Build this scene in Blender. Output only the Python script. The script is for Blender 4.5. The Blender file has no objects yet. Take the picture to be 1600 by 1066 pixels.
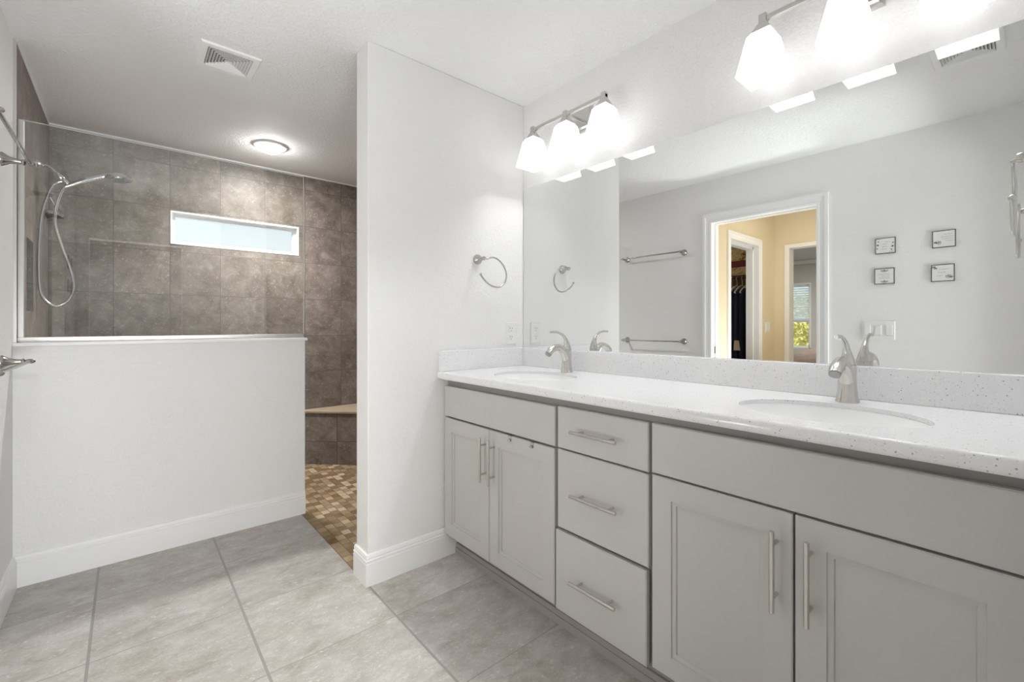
import bpy, bmesh, math, random
from math import sin, cos, pi, radians, sqrt
from mathutils import Vector, Matrix
random.seed(7)
SC = bpy.context.scene
COL = SC.collection

# ---------------------------------------------------------------- camera, sky, lamps, exposure
F_PX = 698.33; YAW = 40.715; HORIZON = 508.31; EYE = 1.1633
cam_d = bpy.data.cameras.new('camera'); cam = bpy.data.objects.new('camera', cam_d); COL.objects.link(cam)
cam.location = (0, 0, EYE); cam.rotation_euler = (pi/2, 0, -radians(YAW))
cam_d.sensor_fit = 'HORIZONTAL'; cam_d.sensor_width = 36; cam_d.lens = 36*F_PX/1600
cam_d.shift_y = -(533-HORIZON)/1600; cam_d.clip_start = 0.01; cam_d.clip_end = 200
SC.camera = cam
SC.view_settings.view_transform = 'Standard'; SC.view_settings.look = 'None'
SC.view_settings.exposure = 0.41; SC.view_settings.gamma = 1.0; SC.view_settings.use_curve_mapping = False
SC.cycles.max_bounces = 14; SC.cycles.diffuse_bounces = 8; SC.cycles.glossy_bounces = 6
SC.cycles.transparent_max_bounces = 16; SC.cycles.use_denoising = True
SC.cycles.sample_clamp_indirect = 6.0

SHADE_POWER = 1.75        # vanity light shades (their glass sides)
BULB_POWER = 95.0        # the open bottoms, where the bulbs show
world = bpy.data.worlds.new('sky'); SC.world = world; world.use_nodes = True
def build_world():
    nt = world.node_tree; nt.nodes.clear()
    tc = nt.nodes.new('ShaderNodeTexCoord'); sp = nt.nodes.new('ShaderNodeSeparateXYZ')
    nt.links.new(tc.outputs['Generated'], sp.inputs[0])
    rp = nt.nodes.new('ShaderNodeValToRGB'); e = rp.color_ramp.elements
    e[0].position = 0.0; e[0].color = (0.80, 0.86, 0.86, 1)
    e[1].position = 0.55; e[1].color = (0.42, 0.64, 0.95, 1)
    m = rp.color_ramp.elements.new(0.16); m.color = (0.86, 0.91, 0.95, 1)
    m = rp.color_ramp.elements.new(0.24); m.color = (0.68, 0.81, 0.93, 1)
    nt.links.new(sp.outputs['Z'], rp.inputs[0])
    bg = nt.nodes.new('ShaderNodeBackground'); bg.inputs[1].default_value = 1.0
    nt.links.new(rp.outputs[0], bg.inputs[0])
    out = nt.nodes.new('ShaderNodeOutputWorld'); nt.links.new(bg.outputs[0], out.inputs[0])
build_world()
def area_lamp(name, loc, size, power, color, aim=(0, 0, -1)):
    d = bpy.data.lights.new(name, 'AREA'); d.shape = 'DISK'; d.size = size; d.energy = power; d.color = color
    o = bpy.data.objects.new(name, d); COL.objects.link(o); o.location = loc
    o.rotation_euler = Vector(aim).to_track_quat('-Z', 'Y').to_euler()
area_lamp('lobby_ceiling_fill', (-0.1, -1.60, 2.42), 0.6, 56, (0.96, 0.98, 1))  # added fill light high in the unseen lobby, no fixture there
area_lamp('lobby_uplight_fill', (0.25, -2.15, 0.36), 1.3, 80, (0.94, 0.972, 1), (0, 0.7, 1))  # added uplight to brighten the bathroom ceiling through the doorway, no real lamp
area_lamp('hall_uplight_fill', (-0.95, 1.25, 0.55), 0.5, 12, (0.94, 0.972, 1), (0.45, 0.15, 1))  # added unseen uplight, fills the bathroom from the hall side
area_lamp('bedroom_fill', (-4.4, 2.0, 2.42), 0.5, 55, (1, 0.97, 0.95))  # added light to lift the bedroom beyond what its window gives
area_lamp('hall_ceiling_lamp', (-1.30, 1.0, 2.42), 1.1, 6.5, (1, 0.92, 0.78))
area_lamp('closet_fill', (-1.5, 2.7, 2.42), 0.2, 1.5, (1, 0.85, 0.68))  # added light without a fixture, brightens the closet

sd = bpy.data.lights.new('sun', 'SUN'); sd.energy = 3.5; sd.angle = 0.02; sd.color = (1, 0.96, 0.88)
so = bpy.data.objects.new('sun', sd); COL.objects.link(so); so.rotation_euler = Vector((-0.72, 0.35, -0.75)).to_track_quat('-Z', 'Y').to_euler()

# ---------------------------------------------------------------- room dimensions (metres)
XM = 1.75; XR = 1.756; XL = -0.385; YC = 1.935; YC2 = 2.067; XE = 0.815
YH = 2.94; YH2 = 3.055; XH = 0.835; YB = 4.04; C = 2.44; YF = -0.045
ZC = 0.9314; XCF = 1.173

# ---------------------------------------------------------------- materials
class NB:
    def __init__(s, name):
        s.m = bpy.data.materials.new(name); s.m.use_nodes = True; s.t = s.m.node_tree; s.t.nodes.clear()
        s.out = s.n('ShaderNodeOutputMaterial')
    def n(s, typ, **kw):
        x = s.t.nodes.new(typ)
        for k, v in kw.items(): setattr(x, k, v)
        return x
    def L(s, a, b): s.t.links.new(a, b)
    def put(s, sock, v):
        if isinstance(v, bpy.types.NodeSocket): s.L(v, sock)
        else: sock.default_value = v
    def math(s, op, a, b=None, c=None, clamp=False):
        x = s.n('ShaderNodeMath', operation=op, use_clamp=clamp); s.put(x.inputs[0], a)
        if b is not None: s.put(x.inputs[1], b)
        if c is not None: s.put(x.inputs[2], c)
        return x.outputs[0]
    def vmath(s, op, a, b=None):
        x = s.n('ShaderNodeVectorMath', operation=op); s.put(x.inputs[0], a)
        if b is not None: s.put(x.inputs[1], b)
        return x.outputs[0]
    def mix(s, f, a, b, blend='MIX'):
        x = s.n('ShaderNodeMix', data_type='RGBA', blend_type=blend)
        s.put(x.inputs[0], f); s.put(x.inputs[6], a); s.put(x.inputs[7], b); return x.outputs[2]
    def ramp(s, f, stops):
        x = s.n('ShaderNodeValToRGB'); e = x.color_ramp.elements
        while len(e) < len(stops): e.new(0.5)
        for q, (p, c) in zip(e, stops):
            q.position = p; q.color = tuple(c) + (1,) if len(c) == 3 else c
        s.put(x.inputs[0], f); return x.outputs[0]
    def step(s, v, lo, hi):
        x = s.n('ShaderNodeMapRange', interpolation_type='SMOOTHSTEP'); s.put(x.inputs[0], v)
        x.inputs[1].default_value = lo; x.inputs[2].default_value = hi; return x.outputs[0]
    def noise(s, vec, scale, detail=3, rough=0.55, dist=0.0):
        x = s.n('ShaderNodeTexNoise'); s.L(vec, x.inputs['Vector']); x.inputs['Scale'].default_value = scale
        x.inputs['Detail'].default_value = detail; x.inputs['Roughness'].default_value = rough
        x.inputs['Distortion'].default_value = dist; return x.outputs[0]
    def pos(s): return s.n('ShaderNodeNewGeometry').outputs['Position']
    def bump(s, h, strength, dist):
        x = s.n('ShaderNodeBump'); x.inputs['Strength'].default_value = strength; x.inputs['Distance'].default_value = dist
        s.L(h, x.inputs['Height']); return x.outputs[0]
    def bsdf(s, color, rough=0.5, metal=0.0, normal=None, spec=0.5, **kw):
        x = s.n('ShaderNodeBsdfPrincipled'); 
        if not isinstance(color, bpy.types.NodeSocket) and len(color) == 3: color = tuple(color)+(1,)
        s.put(x.inputs['Base Color'], color); s.put(x.inputs['Roughness'], rough); x.inputs['Metallic'].default_value = metal
        x.inputs['Specular IOR Level'].default_value = spec
        if normal is not None: s.L(normal, x.inputs['Normal'])
        for k, v in kw.items(): s.put(x.inputs[k], v)
        s.L(x.outputs[0], s.out.inputs[0]); return x

def plain(name, color, rough=0.5, metal=0.0, spec=0.5, bump=None, var=0.0, **kw):
    b = NB(name); nrm = None; col = color
    if bump or var:
        p = b.pos()
        if bump:
            nrm = b.bump(b.noise(p, bump[0], 4, 0.6), bump[1], bump[2])
        if var:
            f = b.noise(p, 9, 4)
            col = b.mix(f, tuple(c*(1-var) for c in color)+(1,), tuple(min(1, c*(1+var)) for c in color)+(1,))
    b.bsdf(col, rough, metal, nrm, spec, **kw); return b.m

def emitter(name, color, strength):
    b = NB(name); e = b.n('ShaderNodeEmission'); e.inputs[0].default_value = tuple(color)+(1,); e.inputs[1].default_value = strength
    b.L(e.outputs[0], b.out.inputs[0]); return b.m

def drywall(name, color, scale, strength):
    b = NB(name); p = b.pos()
    v = b.n('ShaderNodeTexVoronoi', feature='SMOOTH_F1'); b.L(b.vmath('ADD', p, b.vmath('MULTIPLY', b.vmath('SUBTRACT', b.n('ShaderNodeTexNoise').outputs['Color'], (0.5,)*3), (0.0,)*3)), v.inputs['Vector'])
    v.inputs['Scale'].default_value = scale
    n1 = b.noise(p, scale*0.9, 5, 0.62, 0.6)
    h = b.math('ADD', b.step(n1, 0.42, 0.66), b.math('MULTIPLY', v.outputs['Distance'], 0.5))
    b.bsdf(color, 0.75, 0, b.bump(h, strength, 0.004), 0.25); return b.m

def stone_tile(name, ax, u0, v0, w, h, g, stops, grout, fleck, fleck_col, stretch=(1, 1, 1), scale=5.0, tilevar=0.12, rough=0.4, bond=False, palette=None, rowjit=False):
    """grid of stone tiles; ax picks the two world axes the grid runs along"""
    b = NB(name); p = b.pos(); sp = b.n('ShaderNodeSeparateXYZ'); b.L(p, sp.inputs[0])
    u = b.math('DIVIDE', b.math('SUBTRACT', sp.outputs[ax[0]], u0), w)
    v = b.math('DIVIDE', b.math('SUBTRACT', sp.outputs[ax[1]], v0), h)
    iu = b.math('FLOOR', u)
    if rowjit:
        wn0 = b.n('ShaderNodeTexWhiteNoise', noise_dimensions='1D'); b.L(iu, wn0.inputs['W'])
        v = b.math('ADD', v, b.math('MULTIPLY', wn0.outputs['Value'], 3.0))
    iv = b.math('FLOOR', v)
    fu = b.math('SUBTRACT', u, iu); fv = b.math('SUBTRACT', v, iv)
    du = b.math('MULTIPLY', b.math('MINIMUM', fu, b.math('SUBTRACT', 1.0, fu)), w)
    dv = b.math('MULTIPLY', b.math('MINIMUM', fv, b.math('SUBTRACT', 1.0, fv)), h)
    gu, gv = g if isinstance(g, tuple) else (g, g)
    body = b.math('MULTIPLY', b.step(du, gu*0.5-0.0006, gu*0.5+0.0006), b.step(dv, gv*0.5-0.0006, gv*0.5+0.0006))
    cell = b.n('ShaderNodeCombineXYZ'); b.L(iu, cell.inputs[0]); b.L(iv, cell.inputs[1])
    wn = b.n('ShaderNodeTexWhiteNoise', noise_dimensions='3D'); b.L(cell.outputs[0], wn.inputs['Vector'])
    off = b.vmath('MULTIPLY', wn.outputs['Color'], (7.0, 7.0, 7.0))
    q = b.vmath('ADD', b.vmath('MULTIPLY', p, stretch), off)
    n1 = b.noise(q, scale, 9, 0.62, 0.5)
    if palette:
        col = b.ramp(wn.outputs['Value'], palette)
        rp = col.node; rp.color_ramp.interpolation = 'CONSTANT'
        col = b.mix(b.math('MULTIPLY', b.step(n1, 0.3, 0.7), 0.5), col, b.mix(0.6, col, (0.42, 0.3, 0.17, 1)))
    else:
        col = b.ramp(n1, stops)
    n2 = b.noise(q, scale*7, 6, 0.7, 0.8)
    col = b.mix(b.math('MULTIPLY', b.step(n2, 0.55, 0.66), fleck), col, tuple(fleck_col)+(1,))
    n3 = b.noise(q, scale*2.7, 5, 0.6, 1.2)
    col = b.mix(b.math('MULTIPLY', b.step(n3, 0.55, 0.75), 0.28), col, b.mix(1.0, col, (0.62, 0.60, 0.57, 1), 'MULTIPLY'))
    n4 = b.noise(q, scale*18, 5, 0.75, 0.4); n5 = b.noise(q, scale*3.2, 7, 0.7, 0.2)
    gr = b.math('ADD', 0.46, b.math('ADD', b.math('MULTIPLY', n4, 0.66), b.math('MULTIPLY', n5, 0.42)))
    gc = b.n('ShaderNodeCombineColor'); [b.L(gr, gc.inputs[k]) for k in range(3)]
    col = b.mix(1.0, col, gc.outputs[0], 'MULTIPLY')
    tv = b.math('ADD', 1.0-tilevar/2, b.math('MULTIPLY', wn.outputs['Value'], tilevar))
    tc = b.n('ShaderNodeCombineColor'); [b.L(tv, tc.inputs[i]) for i in range(3)]
    col = b.mix(1.0, col, tc.outputs[0], 'MULTIPLY')
    col = b.mix(body, tuple(grout)+(1,), col)
    hgt = b.math('ADD', b.math('MULTIPLY', body, 0.6), b.math('MULTIPLY', n2, 0.22))
    b.bsdf(col, b.math('ADD', rough, b.math('MULTIPLY', n1, 0.2)), 0, b.bump(hgt, 0.35, 0.003), 0.4); return b.m

def quartz(name):
    b = NB(name); p = b.pos()
    def specks(scale, thr, size, c, col, amt):
        v = b.n('ShaderNodeTexVoronoi', feature='F1'); b.L(p, v.inputs['Vector']); v.inputs['Scale'].default_value = scale
        wn = b.n('ShaderNodeTexWhiteNoise', noise_dimensions='3D'); b.L(v.outputs['Position'], wn.inputs['Vector'])
        m = b.math('MULTIPLY', b.math('GREATER_THAN', wn.outputs['Value'], thr), b.math('SUBTRACT', 1.0, b.step(v.outputs['Distance'], size*0.6, size)))
        return b.mix(b.math('MULTIPLY', m, amt), c, col)
    col = b.mix(b.noise(p, 30, 4), (0.80, 0.81, 0.83, 1), (0.86, 0.865, 0.875, 1))
    col = specks(260, 0.80, 0.36, col, (0.52, 0.52, 0.52, 1), 0.75)
    col = specks(150, 0.90, 0.34, col, (0.30, 0.30, 0.30, 1), 0.8)
    col = specks(190, 0.82, 0.40, col, (0.95, 0.95, 0.96, 1), 0.8)
    b.bsdf(col, 0.18, 0, None, 0.5); return b.m

def thin_glass(name, tint=(0.97, 0.985, 0.98)):
    b = NB(name); tr = b.n('ShaderNodeBsdfTransparent'); tr.inputs[0].default_value = tint+(1,)
    gl = b.n('ShaderNodeBsdfGlossy'); gl.inputs['Roughness'].default_value = 0.0; gl.inputs[0].default_value = (1, 1, 1, 1)
    fr = b.n('ShaderNodeFresnel'); fr.inputs[0].default_value = 1.60
    g = b.n('ShaderNodeNewGeometry')
    mx = b.n('ShaderNodeMixShader'); b.L(b.math('MULTIPLY', b.math('MULTIPLY', fr.outputs[0], 2.0, clamp=True), b.math('SUBTRACT', 1.0, g.outputs['Backfacing'])), mx.inputs[0])
    b.L(tr.outputs[0], mx.inputs[1]); b.L(gl.outputs[0], mx.inputs[2]); b.L(mx.outputs[0], b.out.inputs[0]); return b.m

M = {}
M['wall'] = drywall('painted_drywall', (0.86, 0.858, 0.855), 95, 0.40)
M['ceiling'] = drywall('textured_ceiling', (0.92, 0.922, 0.925), 80, 0.55)
M['trim'] = plain('white_trim_paint', (0.88, 0.88, 0.878), 0.32)
M['cab'] = plain('grey_cabinet_paint', (0.54, 0.530, 0.515), 0.34, var=0.02)
M['cab_frame'] = plain('shaded_frame_grey', (0.29, 0.284, 0.272), 0.5)  # cabinet grey darkened: shade in the gaps and under the counter painted in
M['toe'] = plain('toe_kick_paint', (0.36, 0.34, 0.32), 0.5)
M['quartz'] = quartz('speckled_quartz')
M['porc'] = plain('white_porcelain', (0.93, 0.935, 0.94), 0.1)
M['nickel'] = plain('brushed_nickel', (0.64, 0.625, 0.60), 0.24, 1.0)
M['ring_nickel'] = plain('ring_nickel', (0.52, 0.505, 0.48), 0.25, 1.0)
M['nickel_dark'] = plain('satin_nickel', (0.42, 0.40, 0.375), 0.26, 1.0)
M['chrome'] = plain('polished_chrome', (0.74, 0.75, 0.77), 0.10, 1.0)
M['hose'] = plain('ribbed_chrome_hose', (0.66, 0.66, 0.68), 0.24, 1.0)
M['aerator'] = plain('grey_aerator', (0.34, 0.34, 0.34), 0.4, 0.5)
M['mirror'] = plain('mirror_silver', (0.90, 0.915, 0.91), 0.0, 1.0)
M['plastic'] = plain('white_plastic', (0.83, 0.83, 0.82), 0.3)
M['slot'] = plain('dark_slot', (0.30, 0.30, 0.30), 0.6)
M['vent_dark'] = plain('vent_dark', (0.22, 0.22, 0.22), 0.8)
M['alu'] = plain('satin_aluminium', (0.70, 0.69, 0.67), 0.30, 0.85)
M['glass'] = thin_glass('clear_glass')
M['glass_edge'] = plain('glass_edge_highlight', (0.70, 0.76, 0.75), 0.15)  # opaque pale colour stands in for the bright highlight along the glass edge
M['lobby'] = plain('lobby_paint', (0.22, 0.21, 0.20), 0.8)
M['floor'] = stone_tile('grey_travertine_floor', (0, 1), -0.104, 1.20, 0.46, 0.4575, (0.009, 0.004),
    [(0.30, (0.375, 0.345, 0.305)), (0.44, (0.46, 0.435, 0.40)), (0.56, (0.51, 0.49, 0.46)), (0.70, (0.59, 0.575, 0.55))],
    (0.33, 0.32, 0.30), 0.55, (0.74, 0.735, 0.72), (0.85, 1.35, 1), 8.5, 0.17, 0.36)
TILE_STOPS = [(0.30, (0.128, 0.103, 0.086)), (0.45, (0.185, 0.154, 0.132)), (0.58, (0.232, 0.198, 0.173)), (0.72, (0.31, 0.273, 0.243))]
M['tile_b'] = stone_tile('brown_stone_tile_back', (0, 2), -0.072, 0.140, 0.305, 0.311, 0.004, TILE_STOPS, (0.13, 0.11, 0.095), 0.5, (0.50, 0.46, 0.42), (1, 1, 1), 10.0, 0.2)
M['tile_s'] = stone_tile('brown_stone_tile_side', (1, 2), 4.04, 0.140, 0.305, 0.311, 0.004, TILE_STOPS, (0.13, 0.11, 0.095), 0.5, (0.50, 0.46, 0.42), (1, 1, 1), 10.0, 0.2)
M['tile_d'] = stone_tile('brown_stone_tile_bench', (0, 2), 1.325, -0.118, 0.2157, 0.311, 0.004, TILE_STOPS, (0.10, 0.085, 0.075), 0.4, (0.50, 0.46, 0.42), (1, 1, 1), 10.0, 0.2)
M['bench_top'] = plain('tan_stone_cap', (0.40, 0.32, 0.23), 0.4, var=0.25)
M['mosaic'] = stone_tile('travertine_mosaic', (0, 1), 0.814, 2.06, 0.0475, 0.058, 0.0035, None, (0.16, 0.12, 0.08), 0.25, (0.62, 0.54, 0.42), (1, 1, 1), 18, 0.25, 0.4,
    palette=[(0.0, (0.185, 0.116, 0.052)), (0.2, (0.336, 0.248, 0.141)), (0.38, (0.235, 0.160, 0.074)), (0.52, (0.487, 0.400, 0.289)), (0.66, (0.286, 0.208, 0.126)), (0.78, (0.160, 0.104, 0.056)), (0.9, (0.403, 0.308, 0.192))], rowjit=True)
M['shade'] = emitter('lit_white_glass', (1.0, 0.995, 0.985), SHADE_POWER)
M['bulb'] = emitter('lit_bulb_diffuser', (1.0, 0.995, 0.985), BULB_POWER)
M['shade_rim'] = emitter('lit_glass_rim', (1.0, 0.985, 0.96), 0.86)
M['lens'] = emitter('lit_warm_lens', (1.0, 0.975, 0.95), 60.0)
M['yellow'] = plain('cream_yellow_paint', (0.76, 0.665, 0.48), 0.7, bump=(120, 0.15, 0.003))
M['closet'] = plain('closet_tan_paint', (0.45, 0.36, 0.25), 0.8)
M['bedroom'] = plain('bedroom_grey_paint', (0.55, 0.54, 0.50), 0.8)
M['bed_ceiling'] = plain('bedroom_ceiling_shade', (0.62, 0.62, 0.65), 0.8)  # the ceiling's shadow is put into this grey
M['navy'] = plain('navy_cloth', (0.012, 0.018, 0.040), 0.9, bump=(60, 0.5, 0.01))
M['maroon'] = plain('maroon_cloth', (0.16, 0.035, 0.04), 0.9)
M['greycloth'] = plain('grey_patterned_cloth', (0.33, 0.35, 0.40), 0.9, var=0.6)
M['beige'] = plain('beige_card', (0.62, 0.55, 0.42), 0.7)
M['hanger'] = plain('white_hanger_plastic', (0.80, 0.78, 0.72), 0.4)
M['darkrod'] = plain('dark_rod', (0.12, 0.11, 0.10), 0.4)
M['brown'] = plain('brown_quilt', (0.15, 0.11, 0.08), 0.85, var=0.35, bump=(14, 0.6, 0.03))
M['sheet'] = plain('pale_sheet', (0.6, 0.58, 0.52), 0.9)
def blind_mat():
    b = NB('white_blind_slat'); d = b.n('ShaderNodeBsdfDiffuse'); t = b.n('ShaderNodeBsdfTranslucent'); m = b.n('ShaderNodeMixShader')
    d.inputs[0].default_value = (0.88, 0.90, 0.92, 1); t.inputs[0].default_value = (0.92, 0.95, 0.98, 1); m.inputs[0].default_value = 0.8
    b.L(d.outputs[0], m.inputs[1]); b.L(t.outputs[0], m.inputs[2]); b.L(m.outputs[0], b.out.inputs[0]); return b.m
M['blind'] = blind_mat()
M['frame_dark'] = plain('charcoal_frame', (0.075, 0.075, 0.08), 0.5)
M['paper'] = plain('white_print', (0.80, 0.80, 0.79), 0.6)
M['ink'] = plain('dark_ink', (0.10, 0.10, 0.105), 0.7)
M['ink_light'] = plain('grey_ink', (0.34, 0.34, 0.36), 0.7)
M['leaf'] = plain('yellow_green_leaves', (0.66, 0.60, 0.20), 0.8, var=0.5)
M['ground'] = plain('pale_ground', (0.62, 0.60, 0.50), 0.9, var=0.1)
M['carpet'] = plain('beige_carpet', (0.45, 0.40, 0.33), 0.95)
def floral():
    b = NB('gold_floral_cloth'); p = b.pos()
    n = b.noise(p, 16, 4, 0.6, 1.0)
    b.bsdf(b.ramp(n, [(0.36, (0.11, 0.07, 0.03)), (0.45, (0.52, 0.40, 0.19)), (0.56, (0.62, 0.52, 0.34)), (0.68, (0.40, 0.25, 0.06))]), 0.8); return b.m
M['floral'] = floral()

# ---------------------------------------------------------------- mesh helpers
class MB:
    def __init__(s): s.v = []; s.f = []; s.sm = []
    def add(s, vs, fs, smooth=False):
        o = len(s.v); s.v += [tuple(x) for x in vs]
        s.f += [tuple(i+o for i in f) for f in fs]; s.sm += [smooth]*len(fs); return s
    def box(s, x0, x1, y0, y1, z0, z1):
        x0, x1 = sorted((x0, x1)); y0, y1 = sorted((y0, y1)); z0, z1 = sorted((z0, z1))
        vs = [(x, y, z) for z in (z0, z1) for y in (y0, y1) for x in (x0, x1)]
        return s.add(vs, [(0, 2, 3, 1), (4, 5, 7, 6), (0, 1, 5, 4), (1, 3, 7, 5), (3, 2, 6, 7), (2, 0, 4, 6)])
    def loops(s, rings, cap0=True, cap1=True, smooth=True, closed=False):
        n = len(rings[0]); vs = [p for r in rings for p in r]; fs = []
        R = len(rings)
        for i in range(R if closed else R-1):
            j = (i+1) % R
            for k in range(n):
                fs.append((i*n+k, i*n+(k+1) % n, j*n+(k+1) % n, j*n+k))
        s.add(vs, fs, smooth)
        if not closed:
            if cap0: s.add(rings[0], [tuple(range(n))])
            if cap1: s.add(rings[-1], [tuple(range(n))])
        return s
    def lathe(s, prof, origin, axis=(0, 0, 1), n=24, cap0=True, cap1=True, sq=1.0, ref=None):
        a = Vector(axis).normalized(); o = Vector(origin)
        r = Vector(ref) if ref else (Vector((1, 0, 0)) if abs(a.x) < 0.9 else Vector((0, 1, 0)))
        u = (r - a*r.dot(a)).normalized(); w = a.cross(u)
        return s.loops([[o + a*h + u*(rad*cos(2*pi*k/n)) + w*(rad*sq*sin(2*pi*k/n)) for k in range(n)] for rad, h in prof], cap0, cap1)
    def sweep(s, pts, rad, n=12, smooth_n=6, flat=1.0, flat_axis=None):
        P = [Vector(p) for p in pts]; R = rad if isinstance(rad, (list, tuple)) else [rad]*len(P)
        Q, S = [], []
        if smooth_n > 1 and len(P) > 2:
            for i in range(len(P)-1):
                p0, p1, p2, p3 = P[max(0, i-1)], P[i], P[i+1], P[min(len(P)-1, i+2)]
                for k in range(smooth_n):
                    t = k/smooth_n
                    Q.append(0.5*((2*p1)+(p2-p0)*t+(2*p0-5*p1+4*p2-p3)*t*t+(3*p1-p0-3*p2+p3)*t**3)); S.append(R[i]*(1-t)+R[i+1]*t)
            Q.append(P[-1]); S.append(R[-1])
        else: Q, S = P, R
        rings = []; u = None
        for i, q in enumerate(Q):
            t = (Q[min(i+1, len(Q)-1)]-Q[max(i-1, 0)]).normalized()
            if u is None:
                r = Vector(flat_axis) if flat_axis else (Vector((0, 0, 1)) if abs(t.z) < 0.9 else Vector((1, 0, 0)))
                u = (r - t*r.dot(t)).normalized()
            else: u = (u - t*u.dot(t)).normalized()
            w = t.cross(u)
            rings.append([q + u*(S[i]*cos(2*pi*k/n)) + w*(S[i]*flat*sin(2*pi*k/n)) for k in range(n)])
        return s.loops(rings)
    def trim(s, path, prof, to3):
        P = [Vector(p) for p in path]; rings = []
        for i, p in enumerate(P):
            ds = []
            if i > 0: ds.append((P[i]-P[i-1]).normalized())
            if i < len(P)-1: ds.append((P[i+1]-P[i]).normalized())
            ns = [Vector((-d.y, d.x)) for d in ds]
            m = sum(ns, Vector((0, 0))); m = m/m.length; m = m/m.dot(ns[0])
            rings.append([to3(p.x+m.x*a, p.y+m.y*a, t) for a, t in prof])
        return s.loops(rings, smooth=False)
    def rings_panel(s, rect, spec, to3, back=None):
        """nested rectangles: spec is a list of (inset, depth); to3(u, v, depth)"""
        u0, u1, v0, v1 = rect; R = []
        for i, d in spec:
            R.append([to3(u0+i, v0+i, d), to3(u1-i, v0+i, d), to3(u1-i, v1-i, d), to3(u0+i, v1-i, d)])
        return s.loops(R, cap0=True, cap1=True, smooth=False)
    def frustum(s, x, y, z0, z1, h0, h1):
        return s.loops([[(x+a*h, y+b*h, z) for a, b in ((-1, -1), (1, -1), (1, 1), (-1, 1))] for z, h in ((z0, h0), (z1, h1))], smooth=False)
    def prism(s, poly, z0, z1):
        return s.loops([[(x, y, z0) for x, y in poly], [(x, y, z1) for x, y in poly]], smooth=False)
    def build(s, name, m, parent=None, bevel=0.0, seg=2, recalc=True):
        me = bpy.data.meshes.new(name)
        off = parent_world(parent)
        me.from_pydata([(a-off.x, b-off.y, c-off.z) for a, b, c in s.v], [], s.f)
        me.polygons.foreach_set('use_smooth', s.sm)
        if recalc:
            bm = bmesh.new(); bm.from_mesh(me); bmesh.ops.remove_doubles(bm, verts=bm.verts, dist=1e-6)
            bmesh.ops.recalc_face_normals(bm, faces=bm.faces); bm.to_mesh(me); bm.free()
        if any(s.sm): me.set_sharp_from_angle(angle=radians(40))
        me.materials.append(m); o = bpy.data.objects.new(name, me); COL.objects.link(o)
        if parent: o.parent = parent
        if bevel:
            b = o.modifiers.new('bevel', 'BEVEL'); b.width = bevel; b.segments = seg; b.limit_method = 'ANGLE'; b.angle_limit = radians(50)
        return o
def parent_world(p):
    v = Vector((0, 0, 0))
    while p: v += p.location; p = p.parent
    return v
def box(*a): return MB().box(*a)
def thing(name, loc, label, cat, group=None):
    o = bpy.data.objects.new(name, None); COL.objects.link(o); o.location = loc; o.empty_display_size = 0.05
    return tag(o, label, cat, group)
def tag(o, label, cat, group=None, kind=None):
    o['label'] = label; o['category'] = cat
    if group: o['group'] = group
    if kind: o['kind'] = kind
    return o
def struct(name, mb, m, label=None, bevel=0.0):
    o = mb.build(name, m, None, bevel); o['kind'] = 'structure'
    if label: o['label'] = label
    return o
def kids(o): return [c for c in bpy.data.objects if c.parent == o]
def copy_tree(o, parent=None):
    c = o.copy(); COL.objects.link(c); c.parent = parent
    for k in kids(o): copy_tree(k, c)
    return c
def clone(root, loc, label):
    c = copy_tree(root); c.location = loc; c['label'] = label; return c

# ================================================================ SETTING
T = 0.12
struct('floor', MB().box(-0.505, XE-0.003, -3.1, 3.0, -0.1, 0).box(XE-0.003, XR+T, -3.1, 2.0, -0.1, 0), M['floor'], 'grey stone tile bathroom floor')
struct('floor_shower', MB().box(XE-0.003, XR+T, 2.0, YB+T, -0.1, 0).box(XL-T, XE-0.003, 3.0, YB+T, -0.1, 0), M['mosaic'], 'brown mosaic shower floor')
struct('ceiling', box(XL-T, XR+T, YF-T, YB+T, C, C+0.1), M['ceiling'], 'white textured ceiling')
# wall with the mirror and vanity
struct('wall_right', box(XR, XR+T, YF-T, YB+T, 0, C), M['wall'], 'white wall behind the mirror')
struct('wall_partition', box(XE, XR, YC, YC2, 0, C), M['wall'], 'white wall between vanity and shower', 0.006)
struct('wall_partition_tiling', box(XE+0.012, XR-0.008, YC2, YC2+0.009, 0, C), M['tile_b'], 'brown tiles on shower side of partition')
struct('wall_half', box(XL, XH, YH, YH2, 0, 1.0685), M['wall'], 'white half wall in front of shower')
struct('wall_half_tiling', box(XL, XH, YH2, YH2+0.009, 0, 1.0685), M['tile_b'], 'brown tiles on shower side of half wall')
struct('trim_1', box(XL, XH+0.013, YH-0.013, YH2+0.02, 1.0685, 1.0846), M['trim'], 'white cap on the half wall', 0.003)
# left wall with the door opening
DY0, DY1, DZ = 1.041, 1.828, 2.06
struct('wall_left', MB().box(XL-T, XL, YF-T, DY0-0.015, 0, C).box(XL-T, XL, DY1+0.015, 2.957, 0, C).box(XL-T, XL, DY0-0.015, DY1+0.015, DZ+0.015, C), M['wall'], 'white left wall with the doorway')
NY0, NY1, NZ0, NZ1 = 3.235, 3.441, 1.235, 1.600
tl = XL+0.008
struct('wall_left_tiling', MB().box(XL-T, tl, 2.957, NY0, 0, C).box(XL-T, tl, NY1, YB+T, 0, C).box(XL-T, tl, NY0, NY1, 0, NZ0).box(XL-T, tl, NY0, NY1, NZ1, C).box(XL-T, XL-0.09, NY0, NY1, NZ0, NZ1), M['tile_s'], 'brown tiled shower wall with a recessed niche')
struct('trim_2', box(XL, tl+0.002, 2.951, 2.957, 1.0846, C), M['alu'], 'metal edge strip beside the shower tiles')
struct('wall_shower_right', box(XR-0.008, XR, YC2, YB, 0, C), M['tile_s'], 'brown tiled right shower wall')
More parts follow.
